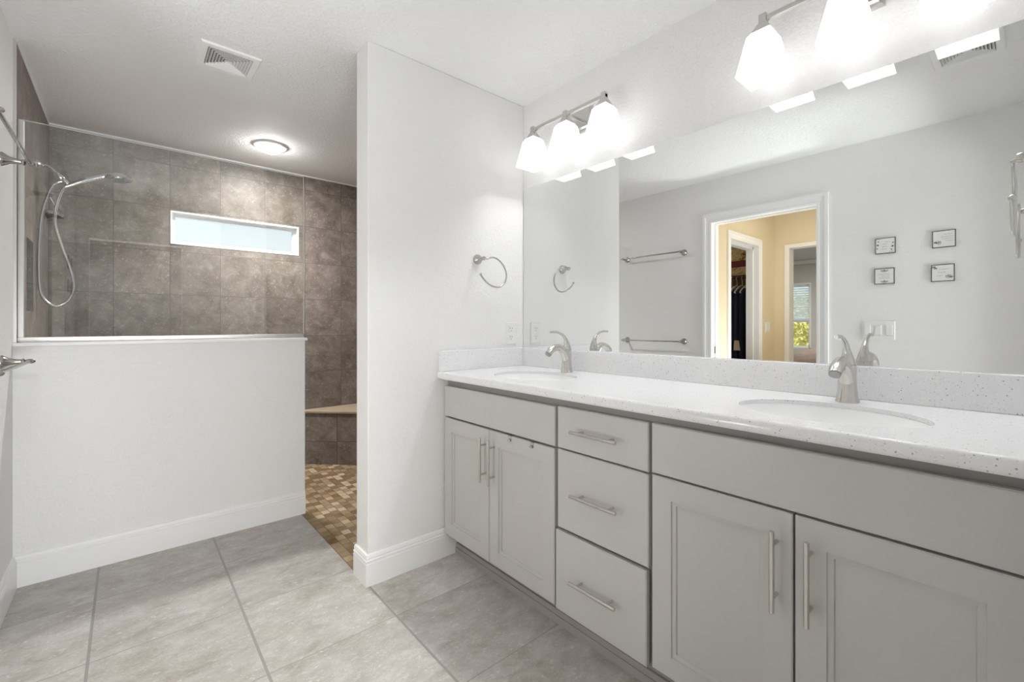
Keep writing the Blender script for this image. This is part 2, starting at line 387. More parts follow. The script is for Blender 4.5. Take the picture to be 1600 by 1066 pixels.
# back wall with the window
WX0, WX1, WZ0, WZ1 = 0.234, 1.098, 1.750, 1.990
struct('wall_back', MB().box(XL-T, WX0, YB, YB+T, 0, C).box(WX1, XR+T, YB, YB+T, 0, C).box(WX0, WX1, YB, YB+T, 0, WZ0).box(WX0, WX1, YB, YB+T, WZ1, C), M['tile_b'], 'brown tiled back wall of shower')
struct('trim_3', MB().box(XL, XR, YB-0.004, YB, C-0.010, C).box(tl, tl+0.004, 2.957, YB, C-0.010, C), M['trim'], 'pale caulk line under the ceiling')
w = MB().trim([(WX0+0.012, WZ0+0.012), (WX0+0.012, WZ1-0.012), (WX1-0.012, WZ1-0.012), (WX1-0.012, WZ0+0.012), (WX0+0.012, WZ0+0.012)][:4], [(0, -0.004), (0.012, -0.004), (0.012, 0.11), (0, 0.11)], lambda a, b, t: (a, YB+t, b)) 
w.box(WX0, WX1, YB-0.004, YB+0.11, WZ0, WZ0+0.012)
win = struct('window_1', w, M['trim'], 'small high shower window')
def ring_frame(x0, x1, z0, z1, wd, y0, y1):
    return MB().box(x0, x0+wd, y0, y1, z0, z1).box(x1-wd, x1, y0, y1, z0, z1).box(x0+wd, x1-wd, y0, y1, z0, z0+wd).box(x0+wd, x1-wd, y0, y1, z1-wd, z1)
ring_frame(WX0+0.012, WX1-0.012, WZ0+0.012, WZ1-0.012, 0.020, YB+0.055, YB+0.10).build('window_sash', M['trim'], win, 0.002)
box(WX0+0.03, WX1-0.03, YB+0.078, YB+0.082, WZ0+0.03, WZ1-0.03).build('window_pane', M['glass'], win)
# front wall behind the camera, with the doorway the picture was taken in
FX0, FX1, FZ = -0.285, 0.455, 2.02
struct('wall_front', MB().box(XL-T, FX0-0.015, YF-T, YF, 0, C).box(FX1+0.015, XR, YF-T, YF, 0, C).box(FX0-0.015, FX1+0.015, YF-T, YF, FZ+0.015, C), M['wall'], 'white wall beside the camera')
CASING = [(0, 0), (0, 0.010), (0.006, 0.013), (0.018, 0.013), (0.022, 0.010), (0.048, 0.013), (0.054, 0.018), (0.075, 0.018), (0.075, 0)]
struct('trim_4', MB().trim([(FX0, 0), (FX0, FZ), (FX1, FZ), (FX1, 0)], CASING, lambda a, b, t: (a, YF+t, b)), M['trim'], 'white casing of the doorway by the camera')
struct('door_2', MB().box(FX0-0.015, FX0, YF-T, YF, 0, FZ).box(FX1, FX1+0.015, YF-T, YF, 0, FZ).box(FX0-0.015, FX1+0.015, YF-T, YF, FZ, FZ+0.015), M['trim'], 'white jamb of the doorway by the camera')
# lobby behind the camera (seen only as a reflection in the shower glass)
struct('wall_lobby', MB().box(-1.0, -0.9, -3.0, YF-T, 0, C).box(1.3, 1.4, -3.0, YF-T, 0, C).box(-1.0, 1.4, -3.1, -3.0, 0, C).box(-0.9, 1.3, -3.0, YF-T, C, C+0.1), M['lobby'], 'plain wall of the lobby behind the camera')
# left wall doorway
def doorway(y0, y1, z, x, side, depth):
    return MB().trim([(y0, 0), (y0, z), (y1, z), (y1, 0)], CASING, lambda a, b, t: (x+side*t, a, b))
struct('trim_5', doorway(DY0, DY1, DZ, XL, 1, T), M['trim'], 'white casing of the left wall doorway')
struct('trim_6', doorway(DY0, DY1, DZ, XL-T, -1, T), M['trim'], 'white casing on the hall side')
xa, xb = XL-T, XL
d1 = MB()
for a0, a1 in ((xa, xa+0.042), (xb-0.042, xb)):
    d1.box(a0, a1, DY0-0.015, DY0, 0, DZ); d1.box(a0, a1, DY1, DY1+0.015, 0, DZ+0.015); d1.box(a0, a1, DY0-0.015, DY1, DZ, DZ+0.015)
d1.box(xa+0.042, xb-0.042, DY0-0.015, DY0-0.006, 0, DZ+0.015)
door1 = struct('door_1', d1, M['trim'], 'white split jamb of the pocket doorway')
box(xa+0.042, xb-0.042, DY1+0.012, DY1+0.016, 0, DZ).build('pocket_door_edge', M['trim'], door1)
MB().box(-0.452, -0.438, DY1-0.0015, DY1+0.012, 0.915, 0.975).build('latch_plate', M['nickel_dark'], door1)
# baseboards
BASE = [(0, 0), (0.015, 0), (0.015, 0.098), (0.0125, 0.101), (0.0125, 0.105), (0.0150, 0.107), (0.0150, 0.114), (0.0105, 0.117), (0.0105, 0.121), (0.0125, 0.124), (0.0085, 0.136), (0, 0.138)]
flat = lambda a, b, t: (a, b, t)
struct('baseboard_half_wall', MB().trim([(XH, YH), (XL, YH)], BASE, flat), M['trim'], 'white baseboard along the half wall')
struct('baseboard_partition', MB().trim([(1.295, YC), (XE, YC), (XE, YC2)], BASE, flat), M['trim'], 'white baseboard around the partition wall')
struct('baseboard_left', MB().trim([(XL, YH-0.015), (XL, DY1+0.076)], BASE, flat).trim([(XL, DY0-0.076), (XL, YF)], BASE, flat), M['trim'], 'white baseboard along the left wall')
struct('baseboard_front', MB().trim([(FX1+0.076, YF), (1.28, YF)], BASE, flat), M['trim'], 'white baseboard beside the camera')

# hall, closet and bedroom seen through the left doorway in the mirror
HX = -2.17; HY = 1.94; CX0, CX1, CZ = -1.70, -1.01, 2.02
struct('floor_hall', box(-6.7, XL-T, -0.6, 4.4, -0.1, -0.001), M['carpet'], 'beige hall carpet')
struct('ceiling_hall', MB().box(HX-T, XL-T, 0.1, 3.4, C, C+0.1), M['trim'], 'white hall ceiling')
struct('wall_hall_side', MB().box(CX1+0.015, XL-T, HY, HY+T, 0, C).box(HX, CX0-0.015, HY, HY+T, 0, C).box(CX0-0.015, CX1+0.015, HY, HY+T, CZ+0.015, C), M['yellow'], 'cream wall with the closet door')
BD0, BD1, BZ = 0.95, 1.795, 2.055
struct('wall_hall_end', MB().box(HX-T, HX, BD1, HY+T, 0, C).box(HX-T, HX, 0.1, BD0, 0, C).box(HX-T, HX, BD0, BD1, BZ, C), M['yellow'], 'cream wall with opening to bedroom')
struct('wall_hall_near', box(HX, XL-T, 0.1, 0.2, 0, C), M['yellow'])
struct('trim_7', MB().trim([(CX0, 0), (CX0, CZ), (CX1, CZ), (CX1, 0)], CASING, lambda a, b, t: (a, HY-t, b)), M['trim'], 'white closet door casing')
struct('door_3', MB().box(CX0-0.015, CX0, HY, HY+T, 0, CZ).box(CX1, CX1+0.015, HY, HY+T, 0, CZ).box(CX0-0.015, CX1+0.015, HY, HY+T, CZ, CZ+0.015).box(CX0, CX0+0.012, HY+0.05, HY+T, 0, CZ).box(CX0, CX1, HY+0.05, HY+T, CZ-0.03, CZ), M['trim'], 'white closet door jamb')
struct('trim_8', MB().box(HX-T-0.01, HX+0.012, BD1-0.014, BD1+0.035, 0, BZ+0.02).box(HX-T-0.01, HX+0.012, BD0, BD1-0.014, BZ-0.02, BZ+0.02), M['trim'], 'white edge of the bedroom opening')
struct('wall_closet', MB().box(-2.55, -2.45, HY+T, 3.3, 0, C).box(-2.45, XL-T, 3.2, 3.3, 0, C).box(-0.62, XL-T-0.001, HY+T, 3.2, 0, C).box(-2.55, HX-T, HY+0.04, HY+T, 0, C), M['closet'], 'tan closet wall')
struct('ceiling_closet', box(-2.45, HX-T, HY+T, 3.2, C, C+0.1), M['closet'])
BX = -6.5
BW0, BW1, BWZ0, BWZ1 = 2.79, 3.75, 0.72, 1.965
struct('wall_bedroom', MB().box(BX-T, BX, -0.6, BW0, 0, C).box(BX-T, BX, BW1, 4.4, 0, C).box(BX-T, BX, BW0, BW1, 0, BWZ0).box(BX-T, BX, BW0, BW1, BWZ1, C).box(BX, -2.55, 4.3, 4.4, 0, C).box(BX, HX-T, -0.6, -0.5, 0, C).box(-2.55, -2.45, 3.3, 4.3, 0, C), M['bedroom'], 'grey bedroom wall')
struct('ceiling_bedroom', box(BX, HX-T, -0.5, 4.3, C+0.001, C+0.1), M['bed_ceiling'], 'bedroom ceiling with shade painted in')
struct('trim_9', MB().box(BX, BX+0.05, -0.5, 4.3, 2.36, 2.425), M['trim'], 'white crown moulding in the bedroom')
bw = struct('window_2', MB().trim([(BW0, BWZ0), (BW0, BWZ1), (BW1, BWZ1), (BW1, BWZ0)], [(0, 0.0), (0, 0.02), (0.02, 0.02), (0.02, 0)], lambda a, b, t: (BX+t, a, b)), M['trim'], 'bedroom window with white blind')
MB().box(BX-0.09, BX-0.05, BW0, BW0+0.035, BWZ0, BWZ1).box(BX-0.09, BX-0.05, BW1-0.035, BW1, BWZ0, BWZ1).box(BX-0.09, BX-0.05, BW0, BW1, BWZ0, BWZ0+0.035).box(BX-0.09, BX-0.05, BW0, BW1, BWZ1-0.035, BWZ1).box(BX-0.09, BX-0.045, BW0, BW1, 1.225, 1.265).build('window_sash', M['trim'], bw)
box(BX-0.072, BX-0.068, BW0+0.03, BW1-0.03, BWZ0+0.03, BWZ1-0.03).build('window_pane', M['glass'], bw)
struct('ground_outside', box(-40, BX-T, -20, 30, -0.3, -0.2), M['ground'], 'pale ground outside the bedroom window')

# ================================================================ VANITY
XF = 1.205         # face of doors and drawer fronts
XFF = 1.226        # face frame
toX = lambda a, b, d: (XF+d, a, b)
SLAB = [(0, 0.019), (0, 0.003), (0.003, 0)]
FLATF = SLAB + [(0.012, 0), (0.0125, 0)]
def shaker(fw):
    return SLAB + [(fw, 0), (fw+0.001, 0.0050), (fw+0.0125, 0.0060), (fw+0.0145, 0.0110)]
def bar_pull(parent, vertical, y, z, x=None, label=None):
    x = XF if x is None else x
    b = MB(); xb = x-0.034; r = 0.0062
    if vertical:
        b.lathe([(r*0.86, -0.0975), (r, -0.0965), (r, 0.0965), (r*0.86, 0.0975)], (xb, y, z), (0, 0, 1), 16)
        for s in (-1, 1): b.lathe([(0.0046, 0), (0.0046, 0.036)], (xb, y, z+s*0.064), (1, 0, 0), 12)
    else:
        b.lathe([(r*0.86, -0.0975), (r, -0.0965), (r, 0.0965), (r*0.86, 0.0975)], (xb, y, z), (0, 1, 0), 16)
        for s in (-1, 1): b.lathe([(0.0046, 0), (0.0046, 0.036)], (xb, y+s*0.064, z), (1, 0, 0), 12)
    return b.build('handle', M['nickel'], parent)
def carcass(root, y0, y1, name='carcass'):
    b = MB()
    b.box(XFF+0.019, XR, y0, y0+0.016, 0.100, 0.895).box(XFF+0.019, XR, y1-0.016, y1, 0.100, 0.895).box(1.292, XR, y0, y0+0.016, 0, 0.1).box(1.292, XR, y1-0.016, y1, 0, 0.1)
    b.box(XFF+0.019, XR, y0+0.016, y1-0.016, 0.100, 0.116).box(XR-0.012, XR, y0+0.016, y1-0.016, 0.116, 0.895)
    return b.build(name, M['cab'], root)
def face_frame(root, y0, y1, mids=(), zt=0.895):
    b = MB(); z0 = 0.104
    b.box(XFF, XFF+0.019, y0, y0+0.026, z0, zt).box(XFF, XFF+0.019, y1-0.026, y1, z0, zt)
    b.box(XFF, XFF+0.019, y0+0.026, y1-0.026, zt-0.04, zt).box(XFF, XFF+0.019, y0+0.026, y1-0.026, z0, z0+0.03)
    for m in mids: b.box(XFF, XFF+0.019, y0+0.026, y1-0.026, m-0.012, m+0.012)
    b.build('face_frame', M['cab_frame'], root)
def toe(root, y0, y1):
    MB().box(1.283, 1.292, y0, y1, 0.0, 0.100).box(1.274, 1.283, y0, y1, 0.0, 0.052).box(1.270, 1.274, y0, y1, 0, 0.030).build('toe_kick', M['toe'], root)
def sink_base(y0, y1, doors, ff, label, hy):
    root = thing('sink_base_cabinet', (1.25, (y0+y1)/2, 0), label, 'cabinet', 'vanity base cabinets')
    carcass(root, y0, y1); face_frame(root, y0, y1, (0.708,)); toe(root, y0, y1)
    MB().rings_panel(ff, FLATF, toX).build('false_front', M['cab'], root)
    for rect, hyy in zip(doors, hy):
        d = MB().rings_panel(rect, shaker(0.0635), toX).build('door', M['cab'], root)
        bar_pull(d, True, hyy, 0.571)
    return root
c1 = sink_base(1.152, 1.919, [(1.5565, 1.9185, 0.120, 0.703), (1.159, 1.5535, 0.120, 0.703)], (1.156, 1.9185, 0.712, 0.861),
    'grey two door cabinet beside the white partition wall, under the far sink', (1.579, 1.517))
MB().box(XFF, XFF+0.019, 1.919, YC, 0.145, 0.895).build('filler_strip', M['cab'], c1)
c3 = sink_base(YF+0.001, 0.757, [(0.3725, 0.751, 0.126, 0.711), (-0.010, 0.3675, 0.126, 0.711)], (-0.010, 0.752, 0.717, 0.867),
    'grey two door cabinet with large doors under the near sink, at lower right', (0.4065, 0.334))
MB().box(XFF, XFF+0.019, YF+0.001, -0.010, 0.104, 0.895).build('filler_strip', M['cab'], c3)
c2 = thing('drawer_cabinet', (1.25, 0.955, 0), 'grey cabinet of three drawers between the two sink cabinets', 'cabinet', 'vanity base cabinets')
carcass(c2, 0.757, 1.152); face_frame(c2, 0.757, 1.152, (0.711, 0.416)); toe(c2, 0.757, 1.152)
for rect, dx, hz in (((0.763, 1.143, 0.713, 0.865), 0, 0.789), ((0.763, 1.143, 0.420, 0.707), 0, 0.565), ((0.766, 1.147, 0.118, 0.411), -0.006, 0.264)):
    d = MB().rings_panel(rect, FLATF, lambda a, b, t, dx=dx: (XF+dx+t, a, b)).build('drawer', M['cab'], c2)
    bar_pull(d, False, 0.956, hz, XF+dx)
# over-door hooks
def hook(y, label):
    r = thing('over_door_hook', (XF, y, 0.703), label, 'hook', 'over-door hooks on the far cabinet')
    MB().box(XF-0.0022, XF-0.0004, y-0.009, y+0.009, 0.682, 0.7045).box(XF-0.0022, XF+0.021, y-0.009, y+0.009, 0.7035, 0.7050).build('clip', M['nickel'], r)
    MB().box(XF-0.007, XF-0.0022, y-0.009, y+0.009, 0.682, 0.6838).box(XF-0.0085, XF-0.007, y-0.009, y+0.009, 0.682, 0.690).build('lip', M['nickel'], r)
hook(1.413, 'small metal hook over the cabinet door edge, nearer the door handles')
hook(1.280, 'small metal hook over the cabinet door edge, nearer the drawers')

# countertop with two oval cut-outs
SINKS = [(1.425, 1.497), (1.425, 0.362)]; SA, SB = 0.215, 0.165   # half length along y, half width along x
ct = thing('countertop', (1.46, 0.945, ZC), 'white speckled quartz countertop lying over the grey cabinets', 'countertop')
def counter_mesh():
    b = MB(); xi = XCF+0.012; x1 = XM
    def sec(y0, y1): b.add([(xi, y0, ZC), (x1, y0, ZC), (x1, y1, ZC), (xi, y1, ZC)], [(0, 1, 2, 3)])
    segs = []
    y_lo, y_hi = YF+0.0005, YC-0.0005
    cuts = sorted((cy-SA-0.03, cy+SA+0.03, cx, cy) for cx, cy in SINKS)
    y = y_lo
    for a, c, cx, cy in cuts:
        sec(y, a); y = c
        ang = [2*pi*k/64 for k in range(64)] + [math.atan2(yy-cy, xx-cx) % (2*pi) for xx in (xi, x1) for yy in (a, c)]
        ang = sorted(ang); E, O, W = [], [], []
        for t in ang:
            dx, dy = cos(t), sin(t)
            r = 1/sqrt((dx/SB)**2+(dy/SA)**2); E.append((cx+dx*r, cy+dy*r, ZC)); W.append((cx+dx*r, cy+dy*r, ZC-0.012))
            ts = []
            if dx > 1e-9: ts.append((x1-cx)/dx)
            if dx < -1e-9: ts.append((xi-cx)/dx)
            if dy > 1e-9: ts.append((c-cy)/dy)
            if dy < -1e-9: ts.append((a-cy)/dy)
            q = min(ts); O.append((cx+dx*q, cy+dy*q, ZC))
        b.loops([O, E, W], False, False, smooth=False)
    sec(y, y_hi)
    th = 0.035; prof = [(xi, ZC), (XCF+0.0065, ZC-0.0012), (XCF+0.0025, ZC-0.004), (XCF+0.0006, ZC-0.009), (XCF, ZC-0.016), (XCF, ZC-0.026), (XCF+0.0015, ZC-0.032), (XCF+0.005, ZC-th), (1.245, ZC-th)]
    n = len(prof); vs = [(x, y, z) for y in (y_lo, y_hi) for x, z in prof]
    b.add(vs, [(i, i+1, n+i+1, n+i) for i in range(n-1)], True)
    return b
counter_mesh().build('slab', M['quartz'], ct, recalc=False)
tag(box(XM-0.020, XM, YF+0.0005, YC-0.0005, ZC, 1.0352).build('backsplash', M['quartz'], None, 0.0025), 'long white speckled quartz backsplash strip under the mirror', 'backsplash')
tag(box(XCF+0.006, XM-0.020, YC-0.020, YC-0.0005, ZC, 1.0352).build('sidesplash', M['quartz'], None, 0.0025), 'short white speckled quartz splash strip against the partition wall', 'backsplash')
def sink(cx, cy, label):
    r = thing('sink_basin', (cx, cy, ZC-0.17), label, 'sink', 'oval undermount sinks')
    b = MB(); rings = []
    n = 64; z0 = ZC-0.0125
    for s, d in ((1.06, 0.0), (1.0, 0.0), (0.985, 0.010), (0.95, 0.028), (0.88, 0.056), (0.76, 0.080), (0.56, 0.098), (0.34, 0.107), (0.10, 0.110)):
        rings.append([(cx+SB*s*cos(2*pi*k/n), cy+SA*s*sin(2*pi*k/n), z0-d) for k in range(n)])
    b.loops(rings, False, True); b.build('bowl', M['porc'], r, recalc=False)
    MB().lathe([(0.024, 0), (0.026, 0.003), (0.018, 0.005), (0.016, 0.003)], (cx, cy, z0-0.111), (0, 0, 1), 24).build('drain', M['nickel'], r)
sink(*SINKS[0], 'white oval sink at the far end of the counter')
sink(*SINKS[1], 'white oval sink at the near end of the counter')

# faucets
def faucet(y, label):
    X = 1.645; r = thing('faucet', (X, y, ZC), label, 'faucet', 'single lever faucets')
    b = MB().lathe([(0.0290, 0.004), (0.0280, 0.012), (0.0252, 0.03), (0.0235, 0.055), (0.0228, 0.08), (0.0232, 0.105), (0.0226, 0.1125)], (X, y, ZC), (0, 0, 1), 28)
    b.build('body', M['nickel'], r)
    MB().lathe([(0.0300, 0), (0.0305, 0.004), (0.029, 0.007)], (X, y, ZC), (0, 0, 1), 28).build('base_ring', M['nickel'], r)
    MB().sweep([(X+0.002, y, ZC+0.035), (X-0.008, y, ZC+0.075), (X-0.030, y, ZC+0.108), (X-0.060, y, ZC+0.124), (X-0.090, y, ZC+0.121), (X-0.113, y, ZC+0.110), (X-0.130, y, ZC+0.094)],
        [0.0215, 0.0205, 0.0180, 0.0160, 0.0158, 0.0165, 0.0168], 20, 6).build('spout', M['nickel'], r)
    ax = Vector((-0.72, 0, -0.69))
    MB().lathe([(0.0150, 0), (0.0145, 0.005), (0.011, 0.0055)], (X-0.1295, y, ZC+0.0945), ax, 20).build('aerator', M['aerator'], r)
    MB().lathe([(0.0215, 0.0), (0.0215, 0.0012)], (X, y, ZC+0.1125), (0, 0, 1), 28).build('joint_ring', M['slot'], r)
    MB().sweep([(X+0.001, y, ZC+0.1137), (X+0.001, y, ZC+0.128), (X-0.002, y, ZC+0.148), (X-0.010, y, ZC+0.166), (X-0.030, y, ZC+0.184), (X-0.060, y, ZC+0.196), (X-0.090, y, ZC+0.1995), (X-0.116, y, ZC+0.198)],
        [0.0225, 0.0185, 0.0120, 0.0085, 0.0068, 0.0060, 0.0056, 0.0052], 18, 6).build('lever', M['nickel'], r)
faucet(1.497, 'brushed nickel faucet with curved lever at the far sink')
faucet(0.362, 'brushed nickel faucet with curved lever at the near sink')

# mirror
mr = thing('mirror', (XM, 0.945, 1.036), 'large frameless wall mirror above the countertop', 'mirror')
box(XM+0.0002, XR, YF+0.002, YC-0.003, 1.0356, 1.9518).build('silvered_glass', M['mirror'], mr)

# vanity lights
def vanity_light(cy, label):
    X = 1.628; r = thing('vanity_light', (XR, cy, 2.195), label, 'wall light', 'three-shade vanity lights')
    toW = lambda a, b, d: (XR-0.024+d, a, b)
    MB().rings_panel((cy-0.068, cy+0.068, 2.140, 2.262), [(0, 0.024), (0, 0.014), (0.010, 0.012), (0.012, 0.004), (0.020, 0.0)], toW).build('back_plate', M['nickel'], r)
    MB().box(X, XR-0.020, cy-0.009, cy+0.009, 2.187, 2.203).build('arm', M['nickel'], r, 0.002)
    MB().box(X-0.008, X+0.008, cy-0.244, cy+0.244, 2.187, 2.203).build('bar', M['nickel'], r, 0.001)
    for k in (-1, 0, 1):
        y = cy+k*0.232
        MB().box(X-0.012, X+0.012, y-0.012, y+0.012, 2.181, 2.212).frustum(X, y, 2.150, 2.183, 0.030, 0.013).build('socket_cup', M['nickel'], r, 0.0015)
        zt, zb, ht, hb, th = 2.152, 2.000, 0.040, 0.0655, 0.004
        sq = lambda h, z: [(X+a*h, y+c*h, z) for a, c in ((-1, -1), (1, -1), (1, 1), (-1, 1))]
        sh = MB().loops([sq(hb, zb+0.003), sq(ht, zt-0.018), sq(ht-0.012, zt)], False, True, smooth=False)
        s = sh.build('lamp_shade', M['shade'], r)
        MB().loops([sq(hb-0.0005, zb+0.0035), sq(hb+0.0005, zb), sq(hb-0.007, zb), sq(hb-0.008, zb+0.0035)], False, False, smooth=False).build('rim', M['shade_rim'], s)
        MB().lathe([(0.012, 0.062), (0.030, 0.056), (0.040, 0.070), (0.036, 0.095), (0.018, 0.118)], (X, y, zb), (0, 0, 1), 20).build('bulb', M['bulb'], s)
vanity_light(1.487, 'three-shade brushed nickel wall light over the far sink')
vanity_light(0.358, 'three-shade brushed nickel wall light over the near sink, cut by the frame')

# towel rings
def towel_ring(yw, s, label):
    r = thing('towel_ring', (1.419, yw, 1.515), label, 'towel ring', 'open towel rings')
    p = lambda d: yw+s*d
    MB().lathe([(0.0265, 0), (0.0270, 0.004), (0.0245, 0.012), (0.0150, 0.024), (0.0095, 0.036), (0.0085, 0.052)], (1.419, yw, 1.515), (0, s, 0), 28).build('mount', M['ring_nickel'], r)
    yr = p(0.070)
    MB().lathe([(0.0085, -0.010), (0.0105, -0.004), (0.0105, 0.004), (0.0085, 0.010)], (1.419, yr-s*0.014, 1.515), (0, 1, 0), 18).build('post_tip', M['ring_nickel'], r)
    pts = [(1.412, 1.513), (1.432, 1.513), (1.450, 1.519), (1.470, 1.523), (1.500, 1.517), (1.532, 1.497), (1.556, 1.465), (1.564, 1.430), (1.555, 1.398), (1.530, 1.374), (1.498, 1.366), (1.462, 1.372), (1.430, 1.388), (1.404, 1.410), (1.391, 1.426)]
    MB().sweep([(x, yr-s*0.012*(1 if i < 1 else 0), z) for i, (x, z) in enumerate(pts)], 0.0045, 12, 5).build('ring', M['ring_nickel'], r)
    MB().lathe([(0.003, -0.006), (0.0068, -0.003), (0.0075, 0.001), (0.0055, 0.005), (0.002, 0.007)], (1.390, yr, 1.4275), (-0.6, 0, 0.8), 14).build('end_knob', M['ring_nickel'], r)
towel_ring(YC, -1, 'open brushed nickel towel ring on the white partition wall')
towel_ring(YF, 1, 'open brushed nickel towel ring at the right edge, seen edge-on')

# towel bars on the left wall
def towel_bar(z, label):
    y0, y1 = 2.085, 2.700; xb = XL+0.080
    r = thing('towel_bar', (XL, (y0+y1)/2, z), label, 'towel bar', 'towel bars on the left wall')
    for y in (y0, y1):
        MB().lathe([(0.0285, 0), (0.0285, 0.004), (0.0240, 0.010), (0.0150, 0.024), (0.0105, 0.042), (0.0095, 0.056), (0.0125, 0.059), (0.0125, 0.063), (0.0095, 0.066)], (XL, y, z), (1, 0, 0), 26).build('mount', M['nickel_dark'], r)
        MB().lathe([(0.003, -0.016), (0.0075, -0.012), (0.0098, -0.005), (0.0098, 0.005), (0.0075, 0.012), (0.003, 0.016)], (xb, y, z), (1, 0, 0), 20).build('post_tip', M['nickel_dark'], r)
    MB().lathe([(0.0062, y0-0.018), (0.0066, y0-0.016), (0.0066, y1+0.016), (0.0062, y1+0.018)], (xb, 0, z), (0, 1, 0), 16).build('bar', M['nickel_dark'], r)
towel_bar(1.832, 'upper brushed nickel towel bar on left wall beside the doorway')
towel_bar(1.014, 'lower brushed nickel towel bar on left wall beside the doorway')

# outlet and switches
def outlet():
    x0, x1, z0, z1 = 1.613, 1.692, 1.056, 1.180; y = YC
    r = thing('wall_outlet', ((x0+x1)/2, y, (z0+z1)/2), 'white double wall outlet beside the mirror edge', 'outlet')
    MB().rings_panel((x0, x1, z0, z1), [(0, 0), (0, -0.004), (0.004, -0.006)], lambda a, b, d: (a, y+d, b)).build('cover_plate', M['plastic'], r)
    cx = (x0+x1)/2
    for cz in (1.142, 1.094):
        q = MB().rings_panel((cx-0.017, cx+0.017, cz-0.018, cz+0.018), [(0, -0.005), (0, -0.0075), (0.002, -0.0085)], lambda a, b, d: (a, y+d, b)).build('socket', M['plastic'], r)
        MB().box(cx-0.009, cx-0.006, y-0.0092, y-0.008, cz, cz+0.009).box(cx+0.006, cx+0.009, y-0.0092, y-0.008, cz, cz+0.009).lathe([(0.003, 0), (0.003, 0.001)], (cx, y-0.0092, cz-0.009), (0, 1, 0), 10).build('slots', M['slot'], q)
outlet()
def switches(name, y0, y1, z0, z1, n, to3, loc, label):
    r = thing(name, loc, label, 'light switch')
    MB().rings_panel((y0, y1, z0, z1), [(0, 0), (0, 0.004), (0.004, 0.0065)], to3).build('cover_plate', M['plastic'], r)
    cz = (z0+z1)/2; pitch = (y1-y0)/n
    for k in range(n):
        cy = y0+pitch*(k+0.5)
        MB().rings_panel((cy-0.0175, cy+0.0175, cz-0.034, cz+0.034), [(0, 0.0055), (0, 0.0060), (0.0012, 0.0060), (0.0015, 0.0105), (0.004, 0.011)], to3).build('rocker', M['plastic'], r)
        MB().box(*[v for pr in zip(to3(cy-0.0165, cz-0.0360, 0.006), to3(cy+0.0165, cz-0.0343, 0.0072)) for v in pr]).build('gap_line', M['slot'], r)
switches('triple_light_switch', 0.593, 0.769, 1.066, 1.193, 3, lambda a, b, d: (XL+d, a, b), (XL, 0.681, 1.13), 'white three rocker switch plate on left wall below the pictures')
switches('hall_light_switch', -2.035, -1.90, 1.08, 1.20, 2, lambda a, b, d: (a, HY-d, b), (-1.97, HY, 1.14), 'white double switch on the cream hall wall')

